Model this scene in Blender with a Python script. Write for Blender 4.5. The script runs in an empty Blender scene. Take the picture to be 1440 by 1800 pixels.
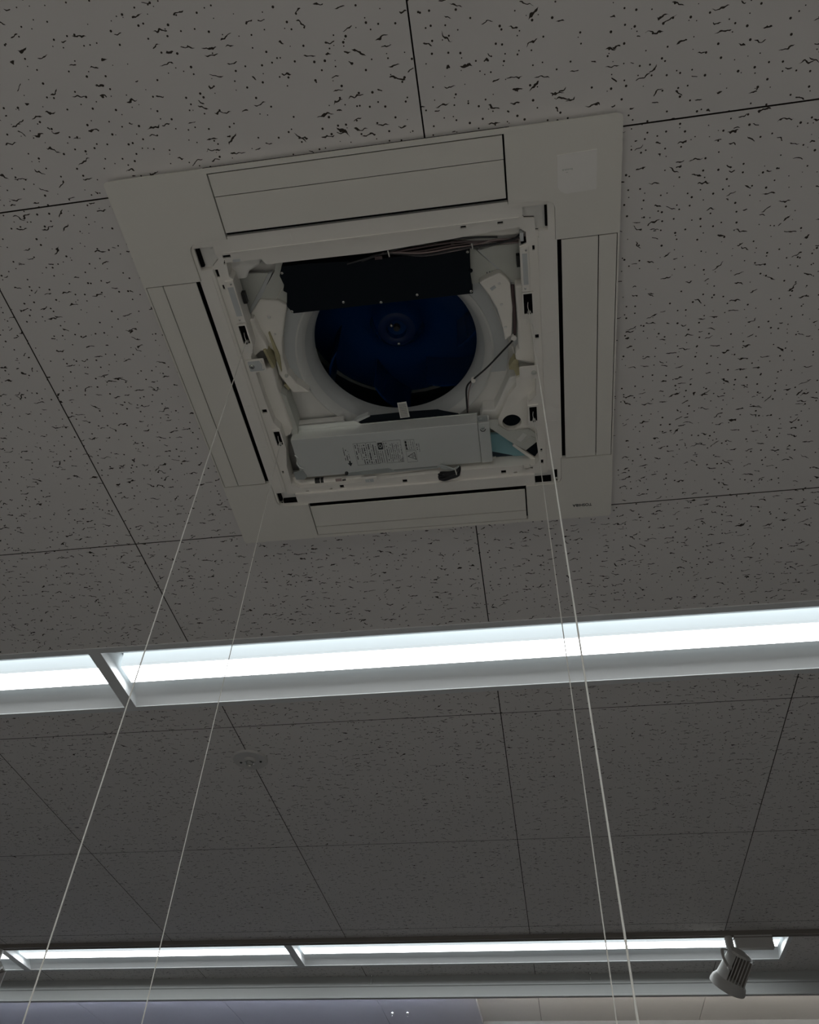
import bpy, bmesh, math, random
from mathutils import Vector, Matrix
from mathutils.geometry import delaunay_2d_cdt
random.seed(7)
C = bpy.context.scene.collection
PI = math.pi

# ------------------------------------------------------------ camera, world, exposure
CEIL = 3.0
EYE = 1.469
cam = bpy.data.cameras.new('camera'); camo = bpy.data.objects.new('camera', cam); C.objects.link(camo)
cam.sensor_fit = 'VERTICAL'; cam.sensor_height = 24.0; cam.sensor_width = 19.2
cam.lens = 24.0 * 1464.13 / 1800.0
cam.clip_start = 0.02
R = Matrix.Rotation(0.18519, 4, 'Z') @ Matrix.Rotation(2.380456, 4, 'X') @ Matrix.Rotation(0.0507971, 4, 'Z')
camo.matrix_world = Matrix.Translation((0, 0, EYE)) @ R
bpy.context.scene.camera = camo
w = bpy.data.worlds.new('world'); bpy.context.scene.world = w; w.use_nodes = True
w.node_tree.nodes['Background'].inputs[0].default_value = (0.8, 0.9, 1, 1)
w.node_tree.nodes['Background'].inputs[1].default_value = 0.1
vs = bpy.context.scene.view_settings
vs.view_transform = 'Standard'; vs.look = 'None'; vs.gamma = 1; vs.use_curve_mapping = False
vs.exposure = 0.0
LAMP = 9.8          # radiance of the lamp diffusers, bottom face
LAMP_SIDE = 0.68     # and of their dimmer sides
SPOT_POWER = 40
FILL_WINDOW_POWER = 4

# ------------------------------------------------------------ materials
def mat(name, col, rough=0.6, metal=0.0, emit=0.0, spec=0.5, noise=0.0, nscale=30.0, coat=0.0, bump=0.0):
    m = bpy.data.materials.new(name); m.use_nodes = True
    nt = m.node_tree; b = nt.nodes['Principled BSDF']
    b.inputs['Base Color'].default_value = (*col, 1)
    b.inputs['Roughness'].default_value = rough
    b.inputs['Metallic'].default_value = metal
    b.inputs['Specular IOR Level'].default_value = spec
    b.inputs['Coat Weight'].default_value = coat
    if emit:
        b.inputs['Emission Color'].default_value = (*col, 1)
        b.inputs['Emission Strength'].default_value = emit
    if noise or bump:
        tc = nt.nodes.new('ShaderNodeTexCoord')
        n = nt.nodes.new('ShaderNodeTexNoise'); n.inputs['Scale'].default_value = nscale; n.inputs['Detail'].default_value = 4
        nt.links.new(tc.outputs['Object'], n.inputs['Vector'])
        if noise:
            mx = nt.nodes.new('ShaderNodeMix'); mx.data_type = 'RGBA'
            mx.inputs[6].default_value = (*[c * (1 - noise) for c in col], 1)
            mx.inputs[7].default_value = (*[min(1, c * (1 + noise)) for c in col], 1)
            nt.links.new(n.outputs['Fac'], mx.inputs[0]); nt.links.new(mx.outputs[2], b.inputs['Base Color'])
        if bump:
            bp = nt.nodes.new('ShaderNodeBump'); bp.inputs['Strength'].default_value = bump; bp.inputs['Distance'].default_value = 0.002
            nt.links.new(n.outputs['Fac'], bp.inputs['Height']); nt.links.new(bp.outputs['Normal'], b.inputs['Normal'])
    return m

def tile_material():
    """off-white mineral fibre board: scattered pin holes and short crooked fissures running along x"""
    m = bpy.data.materials.new('fissured_board'); m.use_nodes = True
    nt = m.node_tree; N = nt.nodes; L = nt.links; b = N['Principled BSDF']
    def mth(op, a, c=None, d=None):
        n = N.new('ShaderNodeMath'); n.operation = op
        for i, v in enumerate((a, c, d)):
            if v is None: continue
            if isinstance(v, (int, float)): n.inputs[i].default_value = v
            else: L.new(v, n.inputs[i])
        return n.outputs[0]
    tc = N.new('ShaderNodeTexCoord'); oi = N.new('ShaderNodeObjectInfo')
    off = N.new('ShaderNodeVectorMath'); off.operation = 'SCALE'
    cx = N.new('ShaderNodeCombineXYZ'); L.new(oi.outputs['Random'], cx.inputs[0]); L.new(mth('FRACT', mth('MULTIPLY', oi.outputs['Random'], 17.3)), cx.inputs[1])
    L.new(cx.outputs[0], off.inputs[0]); off.inputs['Scale'].default_value = 40.0
    pos = N.new('ShaderNodeVectorMath'); pos.operation = 'ADD'; L.new(tc.outputs['Object'], pos.inputs[0]); L.new(off.outputs[0], pos.inputs[1])
    nz = N.new('ShaderNodeTexNoise'); nz.noise_dimensions = '2D'; nz.inputs['Scale'].default_value = 75; nz.inputs['Detail'].default_value = 1.5
    L.new(pos.outputs[0], nz.inputs['Vector'])
    sub = N.new('ShaderNodeVectorMath'); sub.operation = 'SUBTRACT'; L.new(nz.outputs['Color'], sub.inputs[0]); sub.inputs[1].default_value = (.5, .5, .5)
    sc = N.new('ShaderNodeVectorMath'); sc.operation = 'SCALE'; L.new(sub.outputs[0], sc.inputs[0]); sc.inputs['Scale'].default_value = 0.0125
    wp = N.new('ShaderNodeVectorMath'); wp.operation = 'ADD'; L.new(pos.outputs[0], wp.inputs[0]); L.new(sc.outputs[0], wp.inputs[1])
    masks = []
    def layer(cell, shift, kind, keep, src):
        sh = N.new('ShaderNodeVectorMath'); sh.operation = 'ADD'; L.new(src, sh.inputs[0]); sh.inputs[1].default_value = shift
        v = N.new('ShaderNodeTexVoronoi'); v.voronoi_dimensions = '2D'; v.feature = 'F1'; v.inputs['Scale'].default_value = 1.0 / cell
        v.inputs['Randomness'].default_value = 0.85 if kind == 'worm' else 1.0
        L.new(sh.outputs[0], v.inputs['Vector'])
        sep = N.new('ShaderNodeSeparateColor'); L.new(v.outputs['Color'], sep.inputs[0])
        r, g, bl = sep.outputs[0], sep.outputs[1], sep.outputs[2]
        if kind == 'dot':
            rad = mth('MULTIPLY_ADD', g, 0.0014, 0.0008)
            inside = mth('LESS_THAN', mth('MULTIPLY', v.outputs['Distance'], cell), rad)
        else:
            d = N.new('ShaderNodeVectorMath'); d.operation = 'SUBTRACT'; L.new(sh.outputs[0], d.inputs[0]); L.new(v.outputs['Position'], d.inputs[1])
            rt = N.new('ShaderNodeVectorRotate'); rt.rotation_type = 'Z_AXIS'; L.new(d.outputs[0], rt.inputs['Vector'])
            ang = mth('MULTIPLY', mth('POWER', mth('SUBTRACT', g, .5), 3.0), 6.5)
            L.new(ang, rt.inputs['Angle'])
            sx = N.new('ShaderNodeSeparateXYZ'); L.new(rt.outputs[0], sx.inputs[0])
            ln = mth('MULTIPLY_ADD', bl, 0.010, 0.004)
            ax = mth('ABSOLUTE', sx.outputs[0]); ay = mth('ABSOLUTE', sx.outputs[1])
            taper = mth('MULTIPLY', mth('SUBTRACT', 1.0, mth('DIVIDE', ax, ln)), 0.0030)
            wid = mth('MINIMUM', taper, 0.00115)
            inside = mth('LESS_THAN', ay, wid)
        masks.append(mth('MULTIPLY', inside, mth('LESS_THAN', r, keep)))
    layer(0.034, (0, 0, 0), 'worm', 0.50, wp.outputs[0])
    layer(0.041, (3.3, 7.7, 0), 'worm', 0.34, wp.outputs[0])
    layer(0.022, (5.1, 1.7, 0), 'dot', 0.5, pos.outputs[0])
    layer(0.030, (9.1, 4.7, 0), 'dot', 0.5, pos.outputs[0])
    tot = masks[0]
    for k in masks[1:]: tot = mth('MAXIMUM', tot, k)
    n2 = N.new('ShaderNodeTexNoise'); n2.inputs['Scale'].default_value = 5; n2.inputs['Detail'].default_value = 4
    L.new(pos.outputs[0], n2.inputs['Vector'])
    base = N.new('ShaderNodeMix'); base.data_type = 'RGBA'
    base.inputs[6].default_value = (0.69, 0.665, 0.645, 1); base.inputs[7].default_value = (0.75, 0.725, 0.70, 1)
    L.new(n2.outputs['Fac'], base.inputs[0])
    mix = N.new('ShaderNodeMix'); mix.data_type = 'RGBA'; L.new(tot, mix.inputs[0]); L.new(base.outputs[2], mix.inputs[6])
    mix.inputs[7].default_value = (0.05, 0.042, 0.035, 1)  # dark colour stands in for the shade inside holes and fissures
    L.new(mix.outputs[2], b.inputs['Base Color'])
    b.inputs['Roughness'].default_value = 0.95; b.inputs['Specular IOR Level'].default_value = 0.1
    bp = N.new('ShaderNodeBump'); bp.invert = True; bp.inputs['Strength'].default_value = 0.6; bp.inputs['Distance'].default_value = 0.002
    L.new(tot, bp.inputs['Height']); L.new(bp.outputs['Normal'], b.inputs['Normal'])
    return m

M = {}
M['tile'] = tile_material()
M['smooth_board'] = mat('smooth_board', (.70, .675, .63), .9, spec=.1, noise=.03)
M['blue_board'] = mat('blue_grey_board', (.55, .54, .575), .8, spec=.2, noise=.03)
M['tile_edge'] = mat('joint_shade_edge', (.06, .05, .042), .95, spec=0)  # tile sides coloured dark to stand in for shade in the joints
M['void'] = mat('ceiling_void', (.02, .018, .016), .95, spec=0)
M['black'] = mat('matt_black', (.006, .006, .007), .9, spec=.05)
M['panel'] = mat('white_plastic_panel', (.80, .775, .71), .45, spec=.3, noise=.015, nscale=6)
M['receiver'] = mat('glossy_white_window', (.90, .875, .83), .25, spec=.5)
M['frame'] = mat('white_plastic_frame', (.86, .83, .77), .5, spec=.3, noise=.02, nscale=12)
M['foam'] = mat('white_foam', (.90, .87, .80), .85, spec=.15, noise=.06, nscale=14, bump=.25)
M['foam_old'] = mat('yellowed_glue', (.50, .46, .29), .8, spec=.2, noise=.2, nscale=40)
M['pan'] = mat('grey_white_pan', (.78, .77, .73), .7, spec=.2, noise=.05, nscale=9)
M['bell'] = mat('grey_plastic', (.56, .58, .575), .55, spec=.3, noise=.03)
M['flare'] = mat('light_grey_plastic', (.66, .665, .64), .6, spec=.2, noise=.04)
M['facet'] = mat('grey_foam_board', (.60, .61, .56), .8, spec=.15, noise=.03)
M['navy'] = mat('navy_glossy_plastic', (.001, .028, .110), .25, spec=.4)
M['navy_light'] = mat('navy_hub_plastic', (.003, .015, .065), .45, spec=.25)
M['cover'] = mat('black_plastic_cover', (.005, .009, .014), .6, spec=.15)
M['galv'] = mat('galvanised_steel', (.86, .88, .845), .42, metal=.4, noise=.05, nscale=7)
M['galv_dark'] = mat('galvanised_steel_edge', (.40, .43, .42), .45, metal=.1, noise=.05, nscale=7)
M['screw'] = mat('zinc_screw', (.75, .75, .72), .25, metal=.9)
M['paper'] = mat('label_paper', (.72, .72, .68), .7, noise=.02)
M['ink'] = mat('label_ink', (.03, .035, .035), .8)
M['tealsheet'] = mat('teal_tray', (.24, .44, .48), .35, spec=.4, noise=.15, nscale=12)
M['tealdark'] = mat('dark_teal_tray', (.006, .02, .035), .4)
M['cable'] = mat('black_cable', (.012, .012, .014), .5)
M['wire_pink'] = mat('pink_grey_wire', (.30, .23, .22), .5)
M['wire_brown'] = mat('brown_wire', (.09, .06, .06), .5)
M['tape'] = mat('black_tape', (.02, .02, .02), .5)
M['cord'] = mat('white_cord', (.80, .78, .72), .7)
M['fixture'] = mat('white_enamel', (.82, .83, .83), .45, spec=.3)
M['flange'] = mat('grey_white_enamel', (.70, .71, .71), .5, spec=.3)
M['detector'] = mat('detector_plastic', (.55, .54, .52), .5, spec=.3)
M['rail'] = mat('track_rail_paint', (.20, .18, .16), .5)
M['spot'] = mat('grey_white_cast_metal', (.50, .49, .47), .5, spec=.3, noise=.04)
M['beam'] = mat('beam_paint', (.42, .43, .42), .5, spec=.3, noise=.02)
M['floor'] = mat('pale_bounce_floor', (.86, .80, .74), .5, noise=.05, nscale=2)
M['dark_floor'] = mat('dark_falloff_floor', (.035, .035, .037), .9, noise=.1)
M['wall_dark'] = mat('grey_display_wall', (.26, .26, .26), .8, noise=.05, nscale=2)
M['wall'] = mat('wall_paint', (.72, .70, .68), .8, noise=.02, nscale=2)
M['lamp'] = mat('lit_diffuser', (.93, .98, 1.0), .5, emit=LAMP)
M['lamp_side'] = mat('lit_diffuser_side', (.86, .96, 1.0), .5, emit=LAMP_SIDE)
M['fill_strip_cool'] = mat('cool_fill_strip', (.75, .82, 1.0), .5, emit=55.0)
M['fill_strip_warm'] = mat('warm_fill_strip', (1.0, .955, .90), .5, emit=48.0)
M['pane'] = mat('fill_pane', (1.0, .97, .9), .5, emit=.12)

# ------------------------------------------------------------ helpers
def link(name, me, m=None, parent=None, loc=None, rot=None):
    o = bpy.data.objects.new(name, me); C.objects.link(o)
    if m is not None and me is not None:
        for k in (m if isinstance(m, (list, tuple)) else [m]): me.materials.append(k)
    if parent is not None: o.parent = parent
    if loc is not None: o.location = loc
    if rot is not None: o.rotation_euler = rot
    return o

def fin(name, bm, m, parent=None, smooth=False, bevel=0.0, **kw):
    bmesh.ops.recalc_face_normals(bm, faces=bm.faces)
    me = bpy.data.meshes.new(name); bm.to_mesh(me); bm.free()
    if smooth:
        for p in me.polygons: p.use_smooth = True
        me.set_sharp_from_angle(angle=math.radians(35))
    o = link(name, me, m, parent, **kw)
    if bevel:
        bv = o.modifiers.new('bevel', 'BEVEL'); bv.width = bevel; bv.segments = 2; bv.limit_method = 'ANGLE'; bv.angle_limit = math.radians(40)
    return o

def tag(o, label=None, cat=None, group=None, kind=None):
    for k, v in (('label', label), ('category', cat), ('group', group), ('kind', kind)):
        if v: o[k] = v
    return o

def empty(name, loc=(0, 0, 0), rz=0.0, parent=None):
    o = bpy.data.objects.new(name, None); C.objects.link(o); o.empty_display_size = .05
    o.location = loc; o.rotation_euler = (0, 0, rz)
    if parent: o.parent = parent
    return o

def bm_box(bm, x0, x1, y0, y1, z0, z1, mi=0):
    v = [bm.verts.new(p) for p in ((x0, y0, z0), (x1, y0, z0), (x1, y1, z0), (x0, y1, z0), (x0, y0, z1), (x1, y0, z1), (x1, y1, z1), (x0, y1, z1))]
    for f in ((0, 3, 2, 1), (4, 5, 6, 7), (0, 1, 5, 4), (1, 2, 6, 5), (2, 3, 7, 6), (3, 0, 4, 7)):
        fc = bm.faces.new([v[i] for i in f]); fc.material_index = mi

def box(name, x0, x1, y0, y1, z0, z1, m, parent=None, bevel=0.0):
    bm = bmesh.new(); bm_box(bm, x0, x1, y0, y1, z0, z1)
    return fin(name, bm, m, parent, bevel=bevel)

def inside(p, poly):
    x, y = p; c = False; j = len(poly) - 1
    for i in range(len(poly)):
        xi, yi = poly[i][0], poly[i][1]; xj, yj = poly[j][0], poly[j][1]
        if (yi > y) != (yj > y) and x < (xj - xi) * (y - yi) / (yj - yi) + xi: c = not c
        j = i
    return c

def bm_plate(bm, outer, holes, z0, z1, top=None):
    """slab between z0 (lower) and z1 with holes; 'top' may give another outline for the upper rim"""
    loops = [outer] + list(holes); flat = []; edges = []
    for l in loops:
        s = len(flat); n = len(l); flat += [Vector((p[0], p[1])) for p in l]
        edges += [(s + i, s + (i + 1) % n) for i in range(n)]
    vs_, es_, fs_, ov, oe, of = delaunay_2d_cdt(flat, edges, [], 0, 1e-6)
    keep = []
    for f in fs_:
        c = sum((vs_[i] for i in f), Vector((0, 0))) / len(f)
        if inside(c, outer) and not any(inside(c, h) for h in holes): keep.append(f)
    used = {i for f in keep for i in f}
    lo = {i: bm.verts.new((vs_[i].x, vs_[i].y, z0)) for i in used}
    hi = {}
    for i in used:
        q = vs_[i]
        if top and ov[i] and ov[i][0] < len(outer): q = top[ov[i][0]]
        hi[i] = bm.verts.new((q[0], q[1], z1))
    cnt = {}
    for f in keep:
        bm.faces.new([lo[i] for i in f]); bm.faces.new([hi[i] for i in reversed(f)])
        for k in range(len(f)):
            e = (f[k], f[(k + 1) % len(f)]); cnt[e] = 1
    for (p, q) in cnt:
        if (q, p) not in cnt: bm.faces.new((lo[q], lo[p], hi[p], hi[q]))

def plate(name, outer, z0, z1, m, parent=None, holes=(), bevel=0.0, top=None):
    bm = bmesh.new(); bm_plate(bm, outer, holes, z0, z1, top)
    return fin(name, bm, m, parent, bevel=bevel)

def rect(x0, x1, y0, y1): return [(x0, y0), (x1, y0), (x1, y1), (x0, y1)]
def circ(cx, cy, r, n=32, r2=None): return [(cx + r * math.cos(2 * PI * i / n), cy + (r2 or r) * math.sin(2 * PI * i / n)) for i in range(n)]
def rrect(x0, x1, y0, y1, r, n=5):
    out = []
    for cx, cy, a in ((x1 - r, y1 - r, 0), (x0 + r, y1 - r, 90), (x0 + r, y0 + r, 180), (x1 - r, y0 + r, 270)):
        for i in range(n + 1):
            t = math.radians(a + 90 * i / n); out.append((cx + r * math.cos(t), cy + r * math.sin(t)))
    return out

def smooth_path(pts, n=6):
    P = [Vector(p) for p in pts]
    if len(P) < 3: return P
    out = []
    for i in range(len(P) - 1):
        p0 = P[max(i - 1, 0)]; p1 = P[i]; p2 = P[i + 1]; p3 = P[min(i + 2, len(P) - 1)]
        for k in range(n):
            t = k / n
            out.append(.5 * ((2 * p1) + (p2 - p0) * t + (2 * p0 - 5 * p1 + 4 * p2 - p3) * t * t + (3 * p1 - p0 - 3 * p2 + p3) * t ** 3))
    out.append(P[-1]); return out

def bm_tube(bm, pts, r, n=8, sm=6, flat=1.0):
    P = smooth_path(pts, sm); prev = None; rings = []
    for i, p in enumerate(P):
        d = (P[min(i + 1, len(P) - 1)] - P[max(i - 1, 0)]).normalized()
        if prev is None:
            u = d.orthogonal().normalized()
        else:
            u = (prev - d * prev.dot(d)).normalized()
        prev = u; v = d.cross(u)
        rings.append([bm.verts.new(p + r * (math.cos(2 * PI * k / n) * u + flat * math.sin(2 * PI * k / n) * v)) for k in range(n)])
    for a, b in zip(rings, rings[1:]):
        for k in range(n): bm.faces.new((a[k], a[(k + 1) % n], b[(k + 1) % n], b[k]))
    bm.faces.new(rings[0]); bm.faces.new(rings[-1][::-1])

def tube(name, pts, r, m, parent=None, n=8, sm=6, flat=1.0):
    bm = bmesh.new(); bm_tube(bm, pts, r, n, sm, flat); return fin(name, bm, m, parent, smooth=True)

def bm_lathe(bm, prof, n=48, cx=0, cy=0, closed=False):
    rings = []
    for r, z in prof:
        if r < 1e-6: rings.append([bm.verts.new((cx, cy, z))])
        else: rings.append([bm.verts.new((cx + r * math.cos(2 * PI * k / n), cy + r * math.sin(2 * PI * k / n), z)) for k in range(n)])
    pairs = list(zip(rings, rings[1:]))
    if closed: pairs.append((rings[-1], rings[0]))
    for a, b in pairs:
        for k in range(n):
            k2 = (k + 1) % n
            if len(a) == 1 and len(b) == 1: continue
            if len(a) == 1: bm.faces.new((a[0], b[k2], b[k]))
            elif len(b) == 1: bm.faces.new((a[k], a[k2], b[0]))
            else: bm.faces.new((a[k], a[k2], b[k2], b[k]))

def lathe(name, prof, m, parent=None, n=48, cx=0, cy=0, closed=False, **kw):
    bm = bmesh.new(); bm_lathe(bm, prof, n, cx, cy, closed); return fin(name, bm, m, parent, smooth=True, **kw)

def screw(x, y, z, r, parent, m=None, name='screw'):
    """pan-head screw whose head points down, at height z"""
    return lathe(name, [(0, z - r * .75), (r * .3, z - r * .75), (r * .34, z - r * .5), (r * .45, z - r * .7), (r * .8, z - r * .5), (r, z - r * .1), (r, z + r * .6), (0, z + r * .6)], m or M['screw'], parent, n=16, cx=x, cy=y)

def text_mesh(name, body, size, m, parent, loc, rot, sx=1.0, bold=0.0):
    cu = bpy.data.curves.new(name, 'FONT'); cu.body = body; cu.size = size; cu.align_x = 'CENTER'; cu.align_y = 'CENTER'
    cu.extrude = 0.0003; cu.offset = bold
    tmp = bpy.data.objects.new('tmp', cu); C.objects.link(tmp)
    dg = bpy.context.evaluated_depsgraph_get(); me = bpy.data.meshes.new_from_object(tmp.evaluated_get(dg))
    bpy.data.objects.remove(tmp); me.name = name; me.materials.clear()
    o = link(name, me, m, parent, loc=loc, rot=rot); o.scale = (sx, 1, 1)
    return o

def copy_tree(o, parent=None):
    c = o.copy(); C.objects.link(c)
    if parent is not None: c.parent = parent
    for ch in list(o.children): copy_tree(ch, c)
    return c

def rects_minus(bm, x0, x1, y0, y1, holes, z0, z1):
    xs = sorted({x0, x1} | {v for h in holes for v in h[:2] if x0 < v < x1})
    ys = sorted({y0, y1} | {v for h in holes for v in h[2:] if y0 < v < y1})
    solid = {}
    for i in range(len(xs) - 1):
        for j in range(len(ys) - 1):
            mx, my = (xs[i] + xs[i + 1]) / 2, (ys[j] + ys[j + 1]) / 2
            solid[i, j] = not any(h[0] < mx < h[1] and h[2] < my < h[3] for h in holes)
    V = {}
    def v(i, j, z):
        if (i, j, z) not in V: V[i, j, z] = bm.verts.new((xs[i], ys[j], z))
        return V[i, j, z]
    for (i, j), s in solid.items():
        if not s: continue
        bm.faces.new((v(i, j, z0), v(i, j + 1, z0), v(i + 1, j + 1, z0), v(i + 1, j, z0)))
        bm.faces.new((v(i, j, z1), v(i + 1, j, z1), v(i + 1, j + 1, z1), v(i, j + 1, z1)))
        for (di, dj, a, b) in ((-1, 0, (i, j), (i, j + 1)), (1, 0, (i + 1, j), (i + 1, j + 1)), (0, -1, (i, j), (i + 1, j)), (0, 1, (i, j + 1), (i + 1, j + 1))):
            if not solid.get((i + di, j + dj), False):
                bm.faces.new((v(*a, z0), v(*b, z0), v(*b, z1), v(*a, z1)))

# ------------------------------------------------------------ room shell
X0, X1, Y0, Y1 = -4.656, 3.534, -3.99, 5.66
UX, UY, URZ = -0.2367, 1.0019, 0.006
def struct(name, o): o.name = name; o['kind'] = 'structure'; return o
struct('floor', box('floor', X0 - .1, X1 + .1, Y0 - .1, Y1 + .1, -.1, 0, M['dark_floor']))  # unseen floor kept dark around the pale patch for the light falloff
struct('floor_bounce', box('floor_bounce', -2.4, 2.0, -1.7, 1.35, 0, .008, M['floor']))  # unseen pale patch added to bounce light up under the unit
struct('wall_left', box('wall_left', X0 - .1, X0, Y0, Y1, 0, CEIL + .3, M['wall_dark']))
struct('wall_right', box('wall_right', X1, X1 + .1, Y0, Y1, 0, CEIL + .3, M['wall_dark']))
struct('wall_far', box('wall_far', X0 - .1, X1 + .1, Y1, Y1 + .1, 0, CEIL + .3, M['wall_dark']))
bm = bmesh.new()
wn = []
for a in (-4.2, -1.9, .4): wn.append((a, a + 2.0, .9, 2.5))
bm2 = bmesh.new(); rects_minus(bm2, X0 - .1, X1 + .1, 0, CEIL + .3, wn, 0, .1)
for v in bm2.verts: v.co = Vector((v.co.x, Y0 - v.co.z, v.co.y))
bm.free(); struct('wall_near', fin('wall_near', bm2, M['wall_dark']))
for k, (a, b, c, d) in enumerate(wn):  # unseen windows, added to brighten the near end of the room
    f = bmesh.new()
    for q in ((a, a + .05, c, d), (b - .05, b, c, d), (a + .05, b - .05, c, c + .05), (a + .05, b - .05, d - .05, d), ((a + b) / 2 - .025, (a + b) / 2 + .025, c + .05, d - .05)):
        bm_box(f, q[0], q[1], Y0 - .07, Y0 - .01, q[2], q[3])
    o = struct('window_added_%d' % (k + 1), fin('window_added', f, M['fixture']))
    p = bmesh.new(); bm_box(p, a + .05, b - .05, Y0 - .06, Y0 - .052, c + .05, d - .05); fin('pane', p, M['pane'], o)
    la = bpy.data.lights.new('fill_daylight', 'AREA'); la.shape = 'RECTANGLE'; la.size = b - a - .1; la.size_y = d - c - .1; la.energy = FILL_WINDOW_POWER; la.color = (1.0, .93, .86)
    lo = bpy.data.objects.new('fill_daylight', la); C.objects.link(lo); lo.location = ((a + b) / 2, Y0 - .005, (c + d) / 2); lo.rotation_euler = (-PI / 2 + PI, 0, 0)

FIX = []   # x0, x1, y centre of the lamp openings
for yc, joints in ((2.0625, (-4.6, -3.79, -1.325, 1.125, 3.5)), (4.5175, (-4.45, -2.905, -1.335, 1.123)), (-.545, (-4.6, -3.2, -.75, 1.7, 3.5)), (-1.77, (-4.6, -3.2, -.75, 1.7, 3.5)), (-3.0, (-4.6, -3.2, -.75, 1.7, 3.5))):  # rows behind the camera are unseen, added for the light falloff
    for a, b in zip(joints, joints[1:]): FIX.append((a, b, yc))
holes = [(UX - .435, UX + .435, UY - .435, UY + .435)] + [(a + .006, b - .006, yc - .155, yc + .155) for a, b, yc in FIX]
# contiguous rows are cut through at the joints
for yc, a, b in ((2.0625, -4.6, 3.5), (4.5175, -4.45, 1.117), (-.545, -4.6, 3.5), (-1.77, -4.6, 3.5), (-3.0, -4.6, 3.5)): holes.append((a + .006, b, yc - .155, yc + .155))

ceil = empty('ceiling', (0, 0, 0)); ceil['kind'] = 'structure'
bmb = bmesh.new(); rects_minus(bmb, X0, X1, Y0, Y1, holes, CEIL + .013, CEIL + .02); fin('backing_board', bmb, M['void'], ceil)
G = .0014
BEAM0, BEAM1 = 4.84, 4.865
for i in range(9):
    xa = -1.926 + .91 * (i - 3); xb = xa + .91
    rows = [.5565 + .91 * j if j < 2 else (2.3670 + .911 * (j - 2)) for j in range(-5, 4)] + [4.189]
    rows = [Y0] + [r for r in rows if r > Y0 + .05]
    rows.append(BEAM0 + .05)
    for ya, yb in zip(rows, rows[1:]):
        bmt = bmesh.new(); xm, ym = (xa + xb) / 2, (ya + yb) / 2
        hh = [(h[0] - xm, h[1] - xm, h[2] - ym, h[3] - ym) for h in holes]
        rects_minus(bmt, xa + G - xm, xb - G - xm, ya + G - ym, yb - G - ym, hh, 0, .013)
        if not bmt.faces: bmt.free(); continue
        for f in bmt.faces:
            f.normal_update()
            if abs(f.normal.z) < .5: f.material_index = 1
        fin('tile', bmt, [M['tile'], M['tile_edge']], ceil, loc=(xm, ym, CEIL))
    # beyond the dropped beam: smooth boards
    ya, yb = BEAM1 - .008, Y1
    for (p, q) in ((xa, min(xb, -.452)), (max(xa, -.452), xb)):
        if q - p < .02: continue
        blue = q <= -.45
        z = CEIL - (.018 if blue else 0)
        sh = -.06 if blue and p > -4 and abs(p + .452) > .01 else 0
        bmt = bmesh.new(); bm_box(bmt, p + G - (p + q) / 2, q - G - (p + q) / 2, ya - (ya + yb) / 2, yb - (ya + yb) / 2, 0, .013 + CEIL - z)
        fin('board', bmt, M['blue_board'] if blue else M['smooth_board'], ceil, loc=((p + q) / 2, (ya + yb) / 2, z))

# dropped beam with two stepped faces and lips
def profile_x(name, prof, x0, x1, m, parent=None, **kw):
    bm = bmesh.new(); A = [bm.verts.new((x0, y, z)) for y, z in prof]; B = [bm.verts.new((x1, y, z)) for y, z in prof]
    n = len(prof)
    for i in range(n): bm.faces.new((A[i], A[(i + 1) % n], B[(i + 1) % n], B[i]))
    bm.faces.new(A); bm.faces.new(B[::-1]); return fin(name, bm, m, parent, **kw)
c = CEIL
bo = profile_x('trim_1', [(4.852, c), (4.852, c - .042), (4.838, c - .045), (4.836, c - .053), (4.842, c - .056), (4.842, c - .100), (4.835, c - .103), (4.835, c - .110), (4.865, c - .110), (4.865, c)], X0, X1, M['beam'])
bo['kind'] = 'structure'
# unseen light strips behind the beam, added to brighten the far boards
for x0_, x1_, m_, tx in ((X0 + .02, -.47, 'fill_strip_cool', 'added unseen cool-white light strip along the back of the dropped beam, left part'), (-.44, X1 - .02, 'fill_strip_warm', 'added unseen warm-white light strip along the back of the dropped beam, right part')):
    o = empty('added_light_strip', ((x0_ + x1_) / 2, 4.867, CEIL - .080)); h = (x1_ - x0_) / 2
    box('added_strip_body', -h, h, 0, .010, -.012, .012, M['fixture'], o)
    box('added_strip_diffuser', -h + .01, h - .01, .010, .016, -.009, .009, M[m_], o)
    tag(o, tx, 'light strip')
for xx in (-.985, .18):
    h = empty('ceiling_hook', (xx, 4.838, CEIL - .002))
    tube('hook_wire', [(0, 0, 0), (.001, -.004, -.012), (0, -.002, -.028), (0, .004, -.048)], .0016, M['screw'], h, n=6)
    lathe('base_cup', [(0, 0), (.009, 0), (.007, -.005), (0, -.006)], M['screw'], h, n=12)
    tag(h, 'tiny metal hook on the dropped beam, %s' % ('near the middle' if xx < 0 else 'just left of the right-hand white cords'), 'hook', 'hooks on the dropped beam')
for xx, sd in ((-.965, 'left'), (-.875, 'right')):
    o = lathe('screw_hook', [(0, -.001), (.010, -.001), (.009, -.006), (.004, -.010), (.004, -.02), (0, -.021)], M['screw'], None, n=12)
    o.location = (xx, 5.42, CEIL - .017)
    tag(o, 'tiny shiny screw in the blue-grey board beyond the beam, %s one of two' % sd, 'screw', 'fittings in the blue-grey board')

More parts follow.
